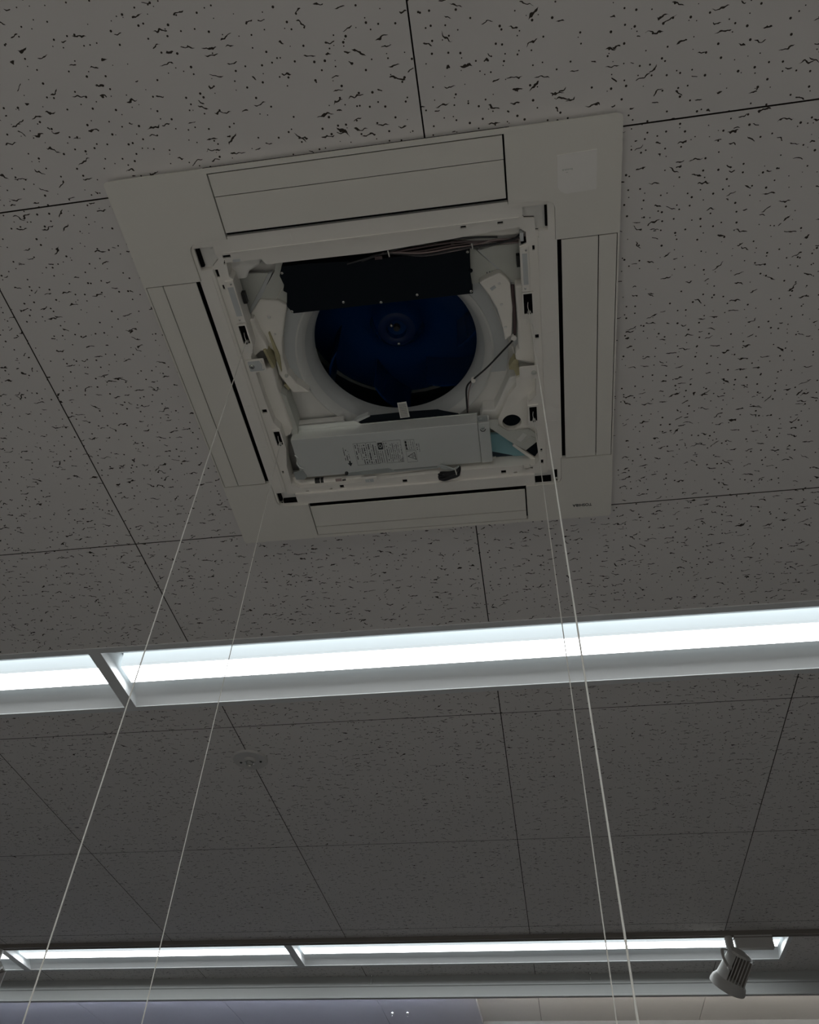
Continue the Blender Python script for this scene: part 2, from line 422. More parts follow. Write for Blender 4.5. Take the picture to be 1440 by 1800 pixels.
# ------------------------------------------------------------ recessed lamp fixtures
def make_fixture(a, b, yc):
    L = b - a; root = empty('ceiling_light', ((a + b) / 2, yc, CEIL)); h = L / 2
    ow = .1700; iw = .1475; e = .020
    bm = bmesh.new(); bm_plate(bm, rect(-h, h, -ow, ow), [rect(-h + e, h - e, -iw, iw)], -.004, 0)
    fin('flange', bm, M['flange'], root)
    bm = bmesh.new()
    bm_box(bm, -h + .01, h - .01, -.152, -.150, 0, .10); bm_box(bm, -h + .01, h - .01, .150, .152, 0, .10); bm_box(bm, -h + .01, h - .01, -.152, .152, .10, .102)
    bm_box(bm, -h + .008, -h + .01, -.152, .152, 0, .10); bm_box(bm, h - .01, h - .008, -.152, .152, 0, .10)
    fin('housing', bm, M['fixture'], root)
    for s in (-1, 1):
        bm = bmesh.new(); pr = [(s * .1475, -.001), (s * .056, .064), (s * .056, .066), (s * .1495, .001)]
        A = [bm.verts.new((-h + e, y, z)) for y, z in pr]; B = [bm.verts.new((h - e, y, z)) for y, z in pr]
        for i in range(4): bm.faces.new((A[i], A[(i + 1) % 4], B[(i + 1) % 4], B[i]))
        bm.faces.new(A); bm.faces.new(B[::-1]); fin('reflector', bm, M['fixture'], root)
    for s in (-1, 1):
        bm = bmesh.new(); x = s * (h - e)
        P = [(x, -.1475, 0), (x, .1475, 0), (x - s * .010, .056, .066), (x - s * .010, -.056, .066)]
        Q = [(p[0] + s * .0015, p[1], p[2]) for p in P]
        A = [bm.verts.new(p) for p in P]; B = [bm.verts.new(p) for p in Q]
        for i in range(4): bm.faces.new((A[i], A[(i + 1) % 4], B[(i + 1) % 4], B[i]))
        bm.faces.new(A); bm.faces.new(B[::-1]); fin('end_plate', bm, M['fixture'], root)
    lb = box('lamp_body', -h + .036, h - .036, -.056, .056, .064, .085, M['fixture'], root)
    bm = bmesh.new(); x = h - .038
    pr = [(-.055, .064), (-.049, .026), (-.043, .020), (.043, .020), (.049, .026), (.055, .064)]
    A = [bm.verts.new((-x, y, z)) for y, z in pr]; B = [bm.verts.new((x, y, z)) for y, z in pr]
    for i in range(6):
        f = bm.faces.new((A[i], A[(i + 1) % 6], B[(i + 1) % 6], B[i])); f.material_index = 0 if i in (2,) else 1
    for F in (A, B[::-1]): bm.faces.new(F).material_index = 1
    fin('diffuser', bm, [M['lamp'], M['lamp_side']], lb)
    return root
flabels = {
 (2.0625, 0): 'recessed trough light at the left wall, in the row beside the air conditioner',
 (2.0625, 1): 'recessed trough light left of the dark joint in the row nearest the air conditioner',
 (2.0625, 2): 'long recessed white trough light right of the dark joint, just beyond the air conditioner',
 (2.0625, 3): 'recessed trough light at the right wall, in the row beside the air conditioner',
 (4.5175, 0): 'recessed trough light at the extreme left end of the far row by the dropped beam',
 (4.5175, 1): 'recessed trough light in the left part of the far row, crossed by the left cords',
 (4.5175, 2): 'long recessed trough light of the far row, spotlight before its right end',
 (-.545, 0): 'added recessed trough light at the left end of the first row behind the air conditioner',
 (-.545, 1): 'added recessed trough light left of centre in the first row behind the air conditioner',
 (-.545, 2): 'added recessed trough light right of centre in the first row behind the air conditioner',
 (-.545, 3): 'added recessed trough light at the right end of the first row behind the air conditioner',
 (-1.77, 0): 'added recessed trough light at the left end in the second row behind the air conditioner',
 (-1.77, 1): 'added recessed trough light left of centre in the second row behind the air conditioner',
 (-1.77, 2): 'added recessed trough light right of centre in the second row behind the air conditioner',
 (-1.77, 3): 'added recessed trough light at the right end in the second row behind the air conditioner',
 (-3.0, 0): 'added recessed trough light at the left end of the row nearest the added windows',
 (-3.0, 1): 'added recessed trough light left of centre in the row nearest the added windows',
 (-3.0, 2): 'added recessed trough light right of centre in the row nearest the added windows',
 (-3.0, 3): 'added recessed trough light at the right end of the row nearest the added windows'}
cnt = {}
for a, b, yc in FIX:
    k = cnt.get(yc, 0); cnt[yc] = k + 1
    tag(make_fixture(a, b, yc), flabels[yc, k], 'ceiling light', 'recessed lights in long rows')

# ------------------------------------------------------------ track rail and spotlights
rail = empty('lighting_track', (0, 4.3075, CEIL))
profile_x('rail', [(-.0175, 0), (-.0175, -.020), (-.006, -.020), (-.006, -.012), (.006, -.012), (.006, -.020), (.0175, -.020), (.0175, 0)], X0, X1, M['rail'], rail)
box('groove_strip', X0, X1, -.0058, .0058, -.0125, -.011, M['black'], rail)
tag(rail, 'thin grey-brown lighting track running along the near edge of the far light row', 'track')

def make_spot():
    r = empty('spotlight', (.815, 4.3075, CEIL - .020))
    box('adapter_box', .025, .195, -.018, .018, -.056, 0, M['spot'], r, bevel=.002)
    box('adapter_lip', .023, .197, -.019, .019, -.012, -.008, M['rail'], r)
    lathe('stem', [(0, -.001), (.017, -.001), (.019, -.02), (.019, -.058), (.014, -.064), (.014, -.072), (0, -.073)], M['spot'], r, n=24)
    d = Vector((-.44, .59, -.68)).normalized(); u = d.cross(Vector((.18, .95, .27))).normalized()
    if u.x < 0: u = -u
    v = d.cross(u).normalized()
    if v.y > 0: v = -v
    if u.cross(v).dot(d) < 0: mir = True
    ctr = Vector((-.012, 0, -.150))
    Mx = Matrix((u, v, d)).transposed().to_4x4(); Mx.translation = ctr
    hd = lathe('head', [(0, -.070), (.026, -.070), (.030, -.06), (.030, .020), (.062, .030), (.076, .050), (.080, .066), (.080, .077), (.073, .078), (.070, .060), (.045, .04), (0, .038)], M['spot'], r, n=40)
    hd.matrix_local = Mx
    # smooth half of the body on one side, a stack of fins on the other
    bm = bmesh.new(); pr = [(.050, -.080), (.056, -.03), (.064, .034)]; rings = []
    for rr_, z in pr: rings.append([bm.verts.new((rr_ * math.cos(math.radians(a)), rr_ * math.sin(math.radians(a)), z)) for a in range(100, 261, 16)])
    for A, B in zip(rings, rings[1:]):
        for i in range(len(A) - 1): bm.faces.new((A[i], A[i + 1], B[i + 1], B[i]))
        bm.faces.new((A[0], B[0], B[-1], A[-1]))
    bm.faces.new(rings[0]); bm.faces.new(rings[-1][::-1])
    fin('body_shell', bm, M['spot'], hd, smooth=True)
    box('shaded_fin_core', -.012, .066, -.030, .030, -.080, .034, M['rail'], hd)  # core coloured dark to stand in for shade between the fins
    for k in range(6):
        t = -.002 + .0130 * k
        hw = .060 - .004 * k
        bm = bmesh.new()
        P = [(-hw * .92, -.080), (hw * .92, -.080), (hw * .92, -.03), (hw * 1.05, .036), (-hw * 1.05, .036), (-hw * .92, -.03)]
        A = [bm.verts.new((t - .0021, y, z)) for y, z in P]; B = [bm.verts.new((t + .0021, y, z)) for y, z in P]
        for i in range(6): bm.faces.new((A[i], A[(i + 1) % 6], B[(i + 1) % 6], B[i]))
        bm.faces.new(A); bm.faces.new(B[::-1])
        fin('cooling_fin', bm, M['spot'], hd)
    lathe('rear_cap', [(0, -.096), (.030, -.096), (.046, -.091), (.050, -.081), (0, -.081)], M['spot'], hd, n=8)
    la = bpy.data.lights.new('spot_lamp', 'SPOT'); la.energy = SPOT_POWER; la.spot_size = 1.1; la.spot_blend = .5; la.color = (1, .93, .84); la.shadow_soft_size = .03
    lo = bpy.data.objects.new('spot_lamp', la); C.objects.link(lo); lo.parent = hd; lo.location = (0, 0, .085); lo.rotation_euler = (PI, 0, 0)
    lathe('lens', [(0, .050), (.06, .054), (.06, .056), (0, .056)], M['bell'], hd, n=32)
    tube('yoke', [(-.004, -.004, -.064), (-.034, -.020, -.062), (-.047, -.045, -.075), (-.052, -.062, -.105), (-.047, -.068, -.135), (-.036, -.066, -.158)], .0075, M['spot'], r, n=8, flat=.5)
    k = lathe('pivot_screw', [(0, -.006), (.009, -.006), (.011, .004), (0, .004)], M['spot'], r, n=14); k.location = (-.036, -.074, -.158)
    k.rotation_euler = (-PI / 2, 0, 0)
    tube('supply_lead', [(.008, 0, -.066), (.016, -.006, -.078), (.02, 0, -.09), (.018, .01, -.1)], .003, M['spot'], r, n=6)
    return r
sp = make_spot(); tag(sp, 'ribbed grey spotlight hanging from the track, at lower right in the frame', 'spotlight', 'spotlights on the track')
sp2 = copy_tree(sp); sp2.location.x = -2.875
for ch in sp2.children:
    if ch.name.startswith('adapter'): ch.location.x = -.22
tag(sp2, 'ribbed grey spotlight hanging from the track, cut off by the left edge of the frame', 'spotlight', 'spotlights on the track')

# ------------------------------------------------------------ round detector
det = empty('fire_detector', (-1.0155, 2.574, CEIL))
lathe('base_disc', [(0, 0), (.062, 0), (.0625, -.004), (.060, -.009), (.055, -.0085), (.050, -.006), (.022, -.007), (0, -.007)], M['detector'], det)
lathe('sensor_cap', [(.024, -.0065), (.023, -.012), (.018, -.015), (.012, -.013), (.0, -.013)], M['detector'], det, n=32)
lathe('metal_ring', [(.0155, -.014), (.0165, -.019), (.014, -.021), (.0120, -.019), (.0125, -.014)], M['screw'], det, n=32, closed=True)
for ax in (-.037, .036):
    lathe('indicator', [(0, -.0085), (.004, -.0085), (.005, -.006), (0, -.006)], M['ink'], det, n=12, cx=ax, cy=.012)
tag(det, 'flat round detector with shiny centre ring, on a ceiling joint between the two light rows', 'detector')

# ------------------------------------------------------------ air conditioner
U = empty('air_conditioner', (UX, UY, CEIL), URZ)
tag(U, 'white four-way ceiling cassette air conditioner with its grille off and interior open', 'air conditioner')
S = .352
slots = {'far': (-.2715, .2645), 'side': (-.2615, .282)}
# plus-shaped opening: the square intake and the four flap slots
ox, oy, px, py = .4675, .4695, .471, .4785
fx0, fx1 = -.2740, .2670      # flap slots on the near and far sides (x range)
sy0, sy1 = -.2630, .2820      # flap slots on the left and right sides (y range)
def plus():
    r = .018; out = []
    def corner(cx, cy, a):   # outer rounded corner of the square part
        return [(cx + r * math.cos(math.radians(a + 90 * i / 5)), cy + r * math.sin(math.radians(a + 90 * i / 5))) for i in range(6)]
    out += [(ox, sy0), (ox, sy1), (S, sy1)] + corner(S - r, S + .008 - r, 0)
    out += [(fx1, S + .008), (fx1, oy), (fx0, oy), (fx0, S + .008)] + corner(-S + r, S + .008 - r, 90)
    out += [(-S, sy1), (-ox, sy1), (-ox, sy0), (-S, sy0)] + corner(-S + r, -S + .010 + r, 180)
    out += [(fx0, -S + .010), (fx0, -oy), (fx1, -oy), (fx1, -S + .010)] + corner(S - r, -S + .010 + r, 270)
    out += [(S, sy0)]
    return out
outer = rrect(-px, px, -py, py, .008, 3)
top = [(x * .994, y * .994) for x, y in outer]
plate('panel_shadow_gasket', rect(-px * .965, px * .965, -py * .965, py * .965), -.0078, 0, M['void'], U, holes=[rect(-.4685, .4685, -.4700, .4700)] if False else [rect(-.36, .36, -.36, .36)])  # dark gasket added to give a shadow line under the panel edge
plate('decor_panel', outer, -.020, -.008, M['panel'], U, holes=[plus()], top=top)
# flaps
def flap(side):
    z0, z1 = -.0195, -.0165
    g = .0016
    if side in ('near', 'far'):
        s = -1 if side == 'near' else 1
        a, b = fx0 + .0022, fx1 - .0034
        e = sorted((s * .4262, s * (.4675))); m_ = sorted((s * .4262 - s * g, s * .3545)) if side == 'near' else sorted((s * .4400 - s * g, s * .3690))
        if side == 'far': e = sorted((.4400, .4675))
        box('louver_edge', a, b, e[0], e[1], z0, z1, M['panel'], U)
        box('louver_flap', a, b, m_[0], m_[1], z0, z1, M['panel'], U, bevel=.0008)
    else:
        s = -1 if side == 'left' else 1
        a, b = sy0 + .0018, sy1 - .0018
        e = sorted((s * .4330, s * .4660)); m_ = sorted((s * .4330 - s * g, s * .3625))
        box('louver_edge', e[0], e[1], a, b, z0, z1, M['panel'], U)
        box('louver_flap', m_[0], m_[1], a, b, z0, z1, M['panel'], U, bevel=.0008)
for sd in ('near', 'far', 'left', 'right'): flap(sd)
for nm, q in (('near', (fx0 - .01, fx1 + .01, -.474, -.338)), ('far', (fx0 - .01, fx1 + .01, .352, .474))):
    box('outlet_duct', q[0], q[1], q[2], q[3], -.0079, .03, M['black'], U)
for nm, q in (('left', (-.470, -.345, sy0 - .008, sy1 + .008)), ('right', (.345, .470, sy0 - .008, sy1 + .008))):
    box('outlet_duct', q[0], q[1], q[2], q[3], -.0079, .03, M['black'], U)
bm = bmesh.new()
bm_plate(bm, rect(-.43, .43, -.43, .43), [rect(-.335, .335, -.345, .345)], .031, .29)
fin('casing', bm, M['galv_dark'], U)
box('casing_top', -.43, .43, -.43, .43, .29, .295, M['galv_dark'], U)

# inner frame, outer band (where the grille closes against)
FY0, FY1 = -.3440, .3600
FXO = .3540
bandA = rrect(-S + .0008, S - .0008, -S + .0108, S + .0072, .018, 5)
# its outline keeps 8 mm clear of the flaps: those dark slits are the outlet mouths
def notch():
    q = .0088
    pts = []
    r = .018
    def corner(cx, cy, a): return [(cx + r * math.cos(math.radians(a + 90 * i / 5)), cy + r * math.sin(math.radians(a + 90 * i / 5))) for i in range(6)]
    XL = S - .0006; YT = S + .0075; YB = -S + .0105
    pts += [(.3545, sy0 + .001), (.3545, sy1 - .001), (XL, sy1 - .001)] + corner(XL - r, YT - r, 0)
    pts += [(fx1 - .001, YT), (fx1 - .001, .3600), (fx0 + .001, .3600), (fx0 + .001, YT)] + corner(-XL + r, YT - r, 90)
    pts += [(-XL, sy1 - .001), (-.3545, sy1 - .001), (-.3545, sy0 + .001), (-XL, sy0 + .001)] + corner(-XL + r, YB + r, 180)
    pts += [(fx0 + .001, YB), (fx0 + .001, -.3465), (fx1 - .001, -.3465), (fx1 - .001, YB)] + corner(XL - r, YB + r, 270)
    pts += [(XL, sy0 + .001)]
    return pts
pocket = {
 'nl': rect(-.345, -.306, -.330, -.283), 'nr': [(.292, -.333), (.338, -.333), (.338, -.283), (.314, -.283), (.314, -.309), (.292, -.309)],
 'fl': [(-.346, .318), (-.325, .318), (-.325, .346), (-.300, .346), (-.300, .357), (-.346, .357)], 'fr': [(.289, .345), (.329, .345), (.329, .316), (.342, .316), (.342, .357), (.289, .357)]}
inA = rect(-.3215, .3205, -.3130, .3280)
# the pockets are sunk into both bands
frameA = plate('inner_frame', notch(), -.016, .004, M['frame'], U, holes=[[(-.322, -.3325), (.290, -.3325), (.290, -.3080), (.3125, -.3080), (.3125, -.2820), (.3210, -.2820), (.3210, .3150), (.3275, .3150), (.3275, .3440), (.2880, .3440), (.2880, .3300), (-.2990, .3300), (-.2990, .3450), (-.3240, .3450), (-.3240, .3170), (-.3230, .3170)]] if False else [rect(-.3060, .2915, -.3130, -.30), ][:0] + [[(-.3215, -.2830), (-.3450, -.2830), (-.3450, -.3300), (-.3060, -.3300), (-.3060, -.3130), (.2920, -.3130), (.2920, -.3330), (.3380, -.3330), (.3380, -.2830), (.3205, -.2830),
  (.3205, .3160), (.3430, .3160), (.3430, .3580), (.2890, .3580), (.2890, .3280), (-.3000, .3280), (-.3000, .3580), (-.3470, .3580), (-.3470, .3180), (-.3215, .3180)]])
# pocket floors and slots
plate('corner_pocket', rect(-.347, -.304, -.332, -.281), -.002, .002, M['pan'], U)
plate('corner_pocket', rect(.290, .340, -.335, -.281), -.002, .002, M['pan'], U)
plate('corner_pocket', rect(-.349, -.298, .316, .3600), -.002, .002, M['pan'], U)
plate('corner_pocket', rect(.287, .345, .314, .3600), -.002, .002, M['pan'], U)
box('clip_slot', -.3448, -.3380, -.326, -.288, -.010, .002, M['black'], U)
box('clip_slot', .3335, .3378, -.326, -.288, -.010, .002, M['black'], U)
box('clip_slot', -.3468, -.3390, .320, .350, -.010, .002, M['black'], U)
box('clip_slot', -.3370, -.3020, .3470, .3578, -.010, .002, M['black'], U)
box('clip_slot', .3350, .3428, .318, .346, -.010, .002, M['black'], U)
box('clip_slot', .2900, .3280, .3440, .3578, -.010, .002, M['black'], U)

# inner band with the wavy inner edge; little rectangular clip holes go through it
inner_edge = [(-.292, -.291), (-.221, -.290), (-.214, -.278), (.000, -.276), (.150, -.284), (.282, -.293), (.297, -.281), (.297, -.258), (.2835, -.254), (.2835, -.098),
 (.302, -.078), (.302, .018), (.303, .060), (.302, .100), (.283, .118), (.283, .178), (.300, .197), (.301, .288), (.292, .302), (.118, .299), (-.066, .304), (-.180, .311), (-.285, .312), (-.303, .298), (-.301, .240), (-.289, .186), (-.289, .128), (-.299, .108), (-.303, .040), (-.303, -.072), (-.290, -.098), (-.2885, -.254), (-.295, -.262)]
oB = [(-.3218, -.3130), (-.3055, -.3130), (.2915, -.3130), (.3135, -.3090), (.3135, -.2830), (.3205, -.2830), (.3205, .3160), (.3205, .3280), (.2890, .3430), (.2890, .3440), (-.3000, .3440), (-.3000, .3280), (-.3215, .3160)]
oB = [(-.3225, -.2850), (-.3060, -.3000), (-.3060, -.3140), (.2915, -.3140), (.2945, -.3090), (.3135, -.3070), (.3150, -.2820), (.3215, -.2810), (.3215, .3170), (.3200, .3290), (-.3210, .3290), (-.3225, .3170)]
mslots = [rect(-.3080, -.2935, -.151, -.107), rect(-.3060, -.2915, .131, .172), rect(.2855, .3030, -.152, -.106), rect(.2850, .3015, .129, .170)]
def sm(cx, cy, w, h):
    w *= 1.15; h *= 1.3
    return rect(cx - w / 2, cx + w / 2, cy - h / 2, cy + h / 2)
clips = [sm(-.2875, -.3040, .014, .0045), sm(-.3165, -.271, .0055, .013), sm(-.3130, -.240, .0035, .008), [(-.2985, -.2885), (-.2945, -.2975), (-.2915, -.2965), (-.2950, -.2875)],
 sm(-.3115, .073, .010, .008), sm(-.3150, .257, .004, .006), sm(-.181, .3190, .009, .008), sm(-.2095, .3235, .006, .003), sm(-.024, .3185, .010, .008), sm(-.269, .3245, .007, .003),
 sm(.216, .3160, .010, .008), sm(.244, .3205, .007, .003), sm(.310, -.247, .004, .008), sm(.3075, -.049, .010, .008), sm(.3080, .258, .004, .006), sm(.3085, .294, .005, .010),
 sm(.180, -.3055, .009, .0035), sm(.250, -.3050, .009, .0035), sm(.277, .3105, .016, .004), sm(.105, .3150, .012, .003)]
bm = bmesh.new(); bm_plate(bm, oB, [inner_edge] + mslots[:0] + clips, -.010, -.0055)
fin('frame_ledge', bm, M['frame'], U)
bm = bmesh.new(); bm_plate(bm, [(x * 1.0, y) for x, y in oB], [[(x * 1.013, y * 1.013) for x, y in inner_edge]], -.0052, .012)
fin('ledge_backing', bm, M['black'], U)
# raised ribs along the left and right ledges
for nm, pts in (('rib', rect(-.3235, -.3205, -.270, .300)), ('rib', rect(.3190, .3215, -.270, .310)), ('rib', rect(-.290, .285, -.3150, -.3130)), ('rib', rect(-.3285, -.3270, -.270, .316))):
    plate(nm, pts, -.0175, -.009, M['frame'], U)
for x, y, a in ((-.341, -.06, 0), (-.341, .05, 0), (-.338, .17, 0), (.340, -.06, 0), (.341, .06, 0), (.34, .17, 0), (-.15, -.330, 1), (.0, -.330, 1), (.15, -.330, 1)):
    b = bmesh.new()
    if a: bm_box(b, x - .0005, x + .0005, y - .008, y + .006, -.0166, -.015)
    else: bm_box(b, x - .008, x + .006, y - .0005, y + .0005, -.0166, -.015)
    fin('moulding_tick', b, M['frame'], U)
# upright inner walls of the ledge
bm = bmesh.new(); bm_plate(bm, [(x * 1.012, y * 1.012) for x, y in inner_edge], [inner_edge], -.0056, .030)
fin('frame_wall', bm, M['frame'], U)

# winch slots: dark boxes with a pulley and pin; covers of the winch motors
for (q, sx) in zip(mslots, (-1, -1, 1, 1)):
    x0, x1 = q[0][0], q[1][0]; y0, y1 = q[0][1], q[2][1]
    wf = bmesh.new(); bm_plate(wf, rect(x0 - .003, x1 + .003, y0 - .004, y1 + .010), [rect(x0, x1, y0, y1)], -.0135, -.009)
    wo = fin('winch_frame', wf, M['frame'], U)
    box('winch_slot', x0, x1, y0, y1, -.0105, -.0098, M['black'], wo)
    xm = (x0 + x1) / 2
    lathe('pulley', [(0, -.019), (.003, -.019), (.0042, -.0165), (.003, -.014), (.0042, -.011), (0, -.0105)], M['screw'], wo, n=16, cx=xm + .001, cy=y1 - .005)
    tube('loop_wire', [(xm + .001, y1 - .006, -.016), (xm - .001, y1 - .016, -.012), (xm + .000, y1 - .026, -.011)], .0006, M['cord'], wo, n=6)
    # gusset under it
    gx = .5
    tri = [(x0 + .002, y1 + .011), (x1 - .001, y1 + .011), (x0 + .003 if sx > 0 else x1 - .003, y1 + .028)]
    tri_in = [(p[0] * .82 + (x0 + x1) / 2 * .18, p[1] * .8 + (y1 + .017) * .2) for p in tri]
    b = bmesh.new(); bm_plate(b, tri, [], -.009, .002); fin('gusset', b, M['frame'], wo)
for x0, x1, y0, y1 in ((-.3070, -.2890, -.254, -.158), (.2845, .3000, -.253, -.157)):
    mc = plate('winch_cover', rect(x0, x1, y0, y1), -.0140, -.0095, M['frame'], U, bevel=.001)
    plate('cover_recess', rect(x0 + .003, x1 - .003, y0 + .014, y1 - .016), -.0146, -.0139, M['bell'], mc)
    screw((x0 + x1) / 2 + .003, y0 + .007, -.0145, .0024, mc); screw((x0 + x1) / 2 - .002, y1 - .008, -.0145, .0024, mc)
# hooks peeking from under the ledge
box('catch', -.2875, -.2800, -.214, -.190, .006, .018, M['tape'], U)
box('catch', .2765, .2840, -.226, -.202, .006, .018, M['tape'], U)
box('cable_clamp', .285, .292, -.281, -.264, -.012, .004, M['bell'], U)
plate('slot_label', rrect(-.278, -.262, -.2965, -.2905, .002, 2), -.0112, -.0098, M['bell'], U)

# mounting brackets
def bracket(x0, x1, y0, y1, sx):
    b = plate('mounting_bracket', rrect(x0, x1, y0, y1, .002, 2), -.014, -.0115, M['frame'], U)
    q = plate('bracket_pad', rrect(x0 + .004, x1 - .004, y0 + .004, y1 - .004, .002, 2), -.0148, -.0138, M['bell'] if sx < 0 else M['frame'], b)
    cx_ = x0 + .011 if sx < 0 else x1 - .009
    lathe('screw', [(0, -.0185), (.003, -.0185), (.0035, -.017), (.0055, -.0165), (.0058, -.0148), (0, -.0148)], M['screw'] if sx < 0 else M['facet'], b, n=18, cx=cx_, cy=(y0 + y1) / 2)
    if sx < 0:
        tube('bracket_rim', [(x1 - .008, y0 + .003, -.015), (x1 - .004, y0 + .012, -.0155), (x1 - .006, y1 - .008, -.015)], .0016, M['frame'], b, n=6)
    return b
bracket(-.3165, -.2765, -.0675, -.0345, -1)
bracket(.2685, .3080, .0200, .0530, 1)

# shroud plate with the bell mouth
BX, BY = -.0055, .0090
plate('shroud_plate', rect(-.334, .334, -.343, .343), .072, .078, M['pan'], U, holes=[circ(BX, BY, .218, 64)])
sk = [(BX + .255 * math.cos(math.radians(a)), BY + .255 * math.sin(math.radians(a))) for a in range(164, 376 + 1, 4)]
plate('bell_skirt', sk, .066, .0715, M['bell'], U, holes=[circ(BX, BY, .2165, 64)])
lathe('bell_mouth', [(.2040, .0785), (.1960, .0920), (.1900, .1020), (.1870, .1120), (.1860, .1220), (.1880, .1220), (.1890, .1125), (.1920, .1035), (.1980, .0935), (.2050, .0815)], M['bell'], U, n=96, cx=BX, cy=BY, closed=True)
lathe('bell_flare', [(.2230, .0640), (.2190, .0630), (.2110, .0680), (.2030, .0800), (.2050, .0815), (.2130, .0700), (.2230, .0670)], M['flare'], U, n=96, cx=BX, cy=BY, closed=True)
# fan wheel
F = lathe('fan_wheel', [(.2350, .262), (.2350, .266), (.110, .266), (.070, .246), (.055, .222), (.048, .196), (.0400, .184), (.0330, .181), (.030, .184), (.0290, .196), (0, .196), (0, .190), (.0225, .190), (.0250, .177), (.0300, .174), (.0420, .175), (.052, .186), (.060, .214), (.076, .238), (.112, .256), (.160, .261)], M['navy'], U, n=96, cx=BX, cy=BY)
lathe('hub_ring', [(.0240, .1755), (.0300, .1722), (.0400, .1732), (.0440, .1760), (.0430, .1770), (.0400, .1755), (.0300, .1750)], M['navy_light'], F, n=48, cx=BX, cy=BY, closed=True)
lathe('motor_shaft', [(0, .178), (.007, .178), (.008, .182), (.008, .19), (0, .19)], M['tape'], F, n=20, cx=BX, cy=BY)
for x, y in ((-.0155, -.004), (-.0055, .046)):
    screw(x, y, .1735, .0042, F)
lathe('shroud_ring', [(.1900, .124), (.1960, .128), (.2150, .140), (.2350, .150), (.2350, .153), (.2140, .143), (.1945, .125), (.1885, .122)], M['navy'], F, n=96, cx=BX, cy=BY, closed=True)
for k in range(7):
    a0 = 2 * PI * k / 7 + .3; bm = bmesh.new(); ring = []
    for i in range(9):
        t = i / 8; r_ = .145 + .085 * t; a = a0 - .52 * t; th = .004 * math.sin(PI * min(max(t, .06), .94)) + .0006
        for s in (-1, 1):
            aa = a + s * th / r_
            for z in (.140 + .012 * t, .262): ring.append(bm.verts.new((BX + r_ * math.cos(aa), BY + r_ * math.sin(aa), z)))
    for i in range(8):
        p, q = i * 4, i * 4 + 4
        for e in ((0, 1), (1, 3), (3, 2), (2, 0)): bm.faces.new((ring[p + e[0]], ring[p + e[1]], ring[q + e[1]], ring[q + e[0]]))
    bm.faces.new((ring[0], ring[1], ring[3], ring[2])); bm.faces.new((ring[32], ring[33], ring[35], ring[34]))
    fin('fan_blade', bm, M['navy'], F, smooth=True)
lathe('heat_exchanger', [(.262, .08), (.262, .288), (.300, .288), (.300, .08)], M['tealdark'], U, n=48, cx=BX, cy=BY, closed=True)

# grey boards in the near corners
plate('corner_board', [(-.312, -.232), (-.296, -.2365), (-.232, -.2300), (-.258, -.197), (-.303, -.140), (-.330, -.135), (-.330, -.232)], .050, .056, M['facet'], U)
plate('board_edge', [(-.232, -.2300), (-.222, -.2330), (-.270, -.165), (-.303, -.136), (-.303, -.142), (-.258, -.197)], .046, .056, M['bell'], U)
plate('corner_board', [(-.217, -.233), (-.211, -.250), (-.150, -.250), (-.150, -.150), (-.208, -.150), (-.227, -.162), (-.270, -.172)], .048, .056, M['facet'], U)
plate('corner_wall', [(-.330, -.345), (-.225, -.345), (-.232, -.276), (-.236, -.264), (-.262, -.252), (-.271, -.238), (-.312, -.238), (-.330, -.260)], .022, .060, M['pan'], U, bevel=.004)
plate('corner_board', [(.204, -.228), (.235, -.234), (.330, -.234), (.330, -.143), (.274, -.143), (.245, -.180)], .044, .050, M['facet'], U)
plate('board_edge', [(.202, -.228), (.206, -.231), (.246, -.181), (.276, -.146), (.290, -.141), (.272, -.139), (.243, -.176)], .0455, .056, M['bell'], U)
cb = plate('corner_board', [(.150, -.245), (.197, -.228), (.243, -.176), (.199, -.155), (.160, -.150)], .050, .056, M['facet'], U)
for k, x in enumerate((.2165, .222, .2275, .2305, .2345, .2385)):
    b = bmesh.new(); y = -.1745 - .0006 * k; l = (.0035, .004, .0035, .003, .003, .0015)[k]
    bm_box(b, x - .0008, x + .0008, y - l / 2, y + l / 2, .0492, .0502); fin('stamped_mark', b, M['ink'], cb)

# white foam blocks, left
plate('foam_block', [(-.263, -.178), (-.224, -.170), (-.208, -.158), (-.224, -.120), (-.242, -.070), (-.250, -.029), (-.249, .009), (-.236, .040), (-.212, .068), (-.250, .064), (-.270, .012), (-.266, -.050), (-.288, -.080), (-.302, -.135)], .040, .070, M['foam'], U, bevel=.003)
plate('foam_block', [(-.304, -.146), (-.283, -.146), (-.279, -.110), (-.272, -.086), (-.270, -.068), (-.288, -.066), (-.305, -.054), (-.318, -.054), (-.318, -.146)], .018, .060, M['foam'], U, bevel=.004)
plate('foam_block', [(-.318, -.020), (-.302, -.023), (-.271, -.026), (-.272, .000), (-.274, .030), (-.270, .080), (-.268, .150), (-.277, .164), (-.290, .170), (-.318, .160)], .014, .060, M['foam'], U, bevel=.005)
lathe('foam_plug', [(0, .036), (.0035, .036), (.0045, .041), (0, .041)], M['facet'], U, n=14, cx=-.253, cy=.016)
lathe('foam_plug', [(0, .0375), (.003, .0375), (.004, .041), (0, .041)], M['pan'], U, n=14, cx=-.254, cy=-.135)
lathe('foam_plug', [(0, .0375), (.002, .0375), (.003, .041), (0, .041)], M['pan'], U, n=14, cx=-.252, cy=-.092)
plate('glue_strip', [(-.2795, -.072), (-.2740, -.073), (-.2655, -.026), (-.2720, -.024)], .012, .05, M['foam_old'], U)
plate('glue_strip', [(-.2640, -.100), (-.2615, -.101), (-.2540, -.038), (-.2600, .002), (-.2630, -.030)], .034, .045, M['foam_old'], U)
plate('glue_patch', [(-.2690, .046), (-.2520, .040), (-.2470, .052), (-.2600, .062)], .046, .072, M['foam_old'], U, bevel=.002)
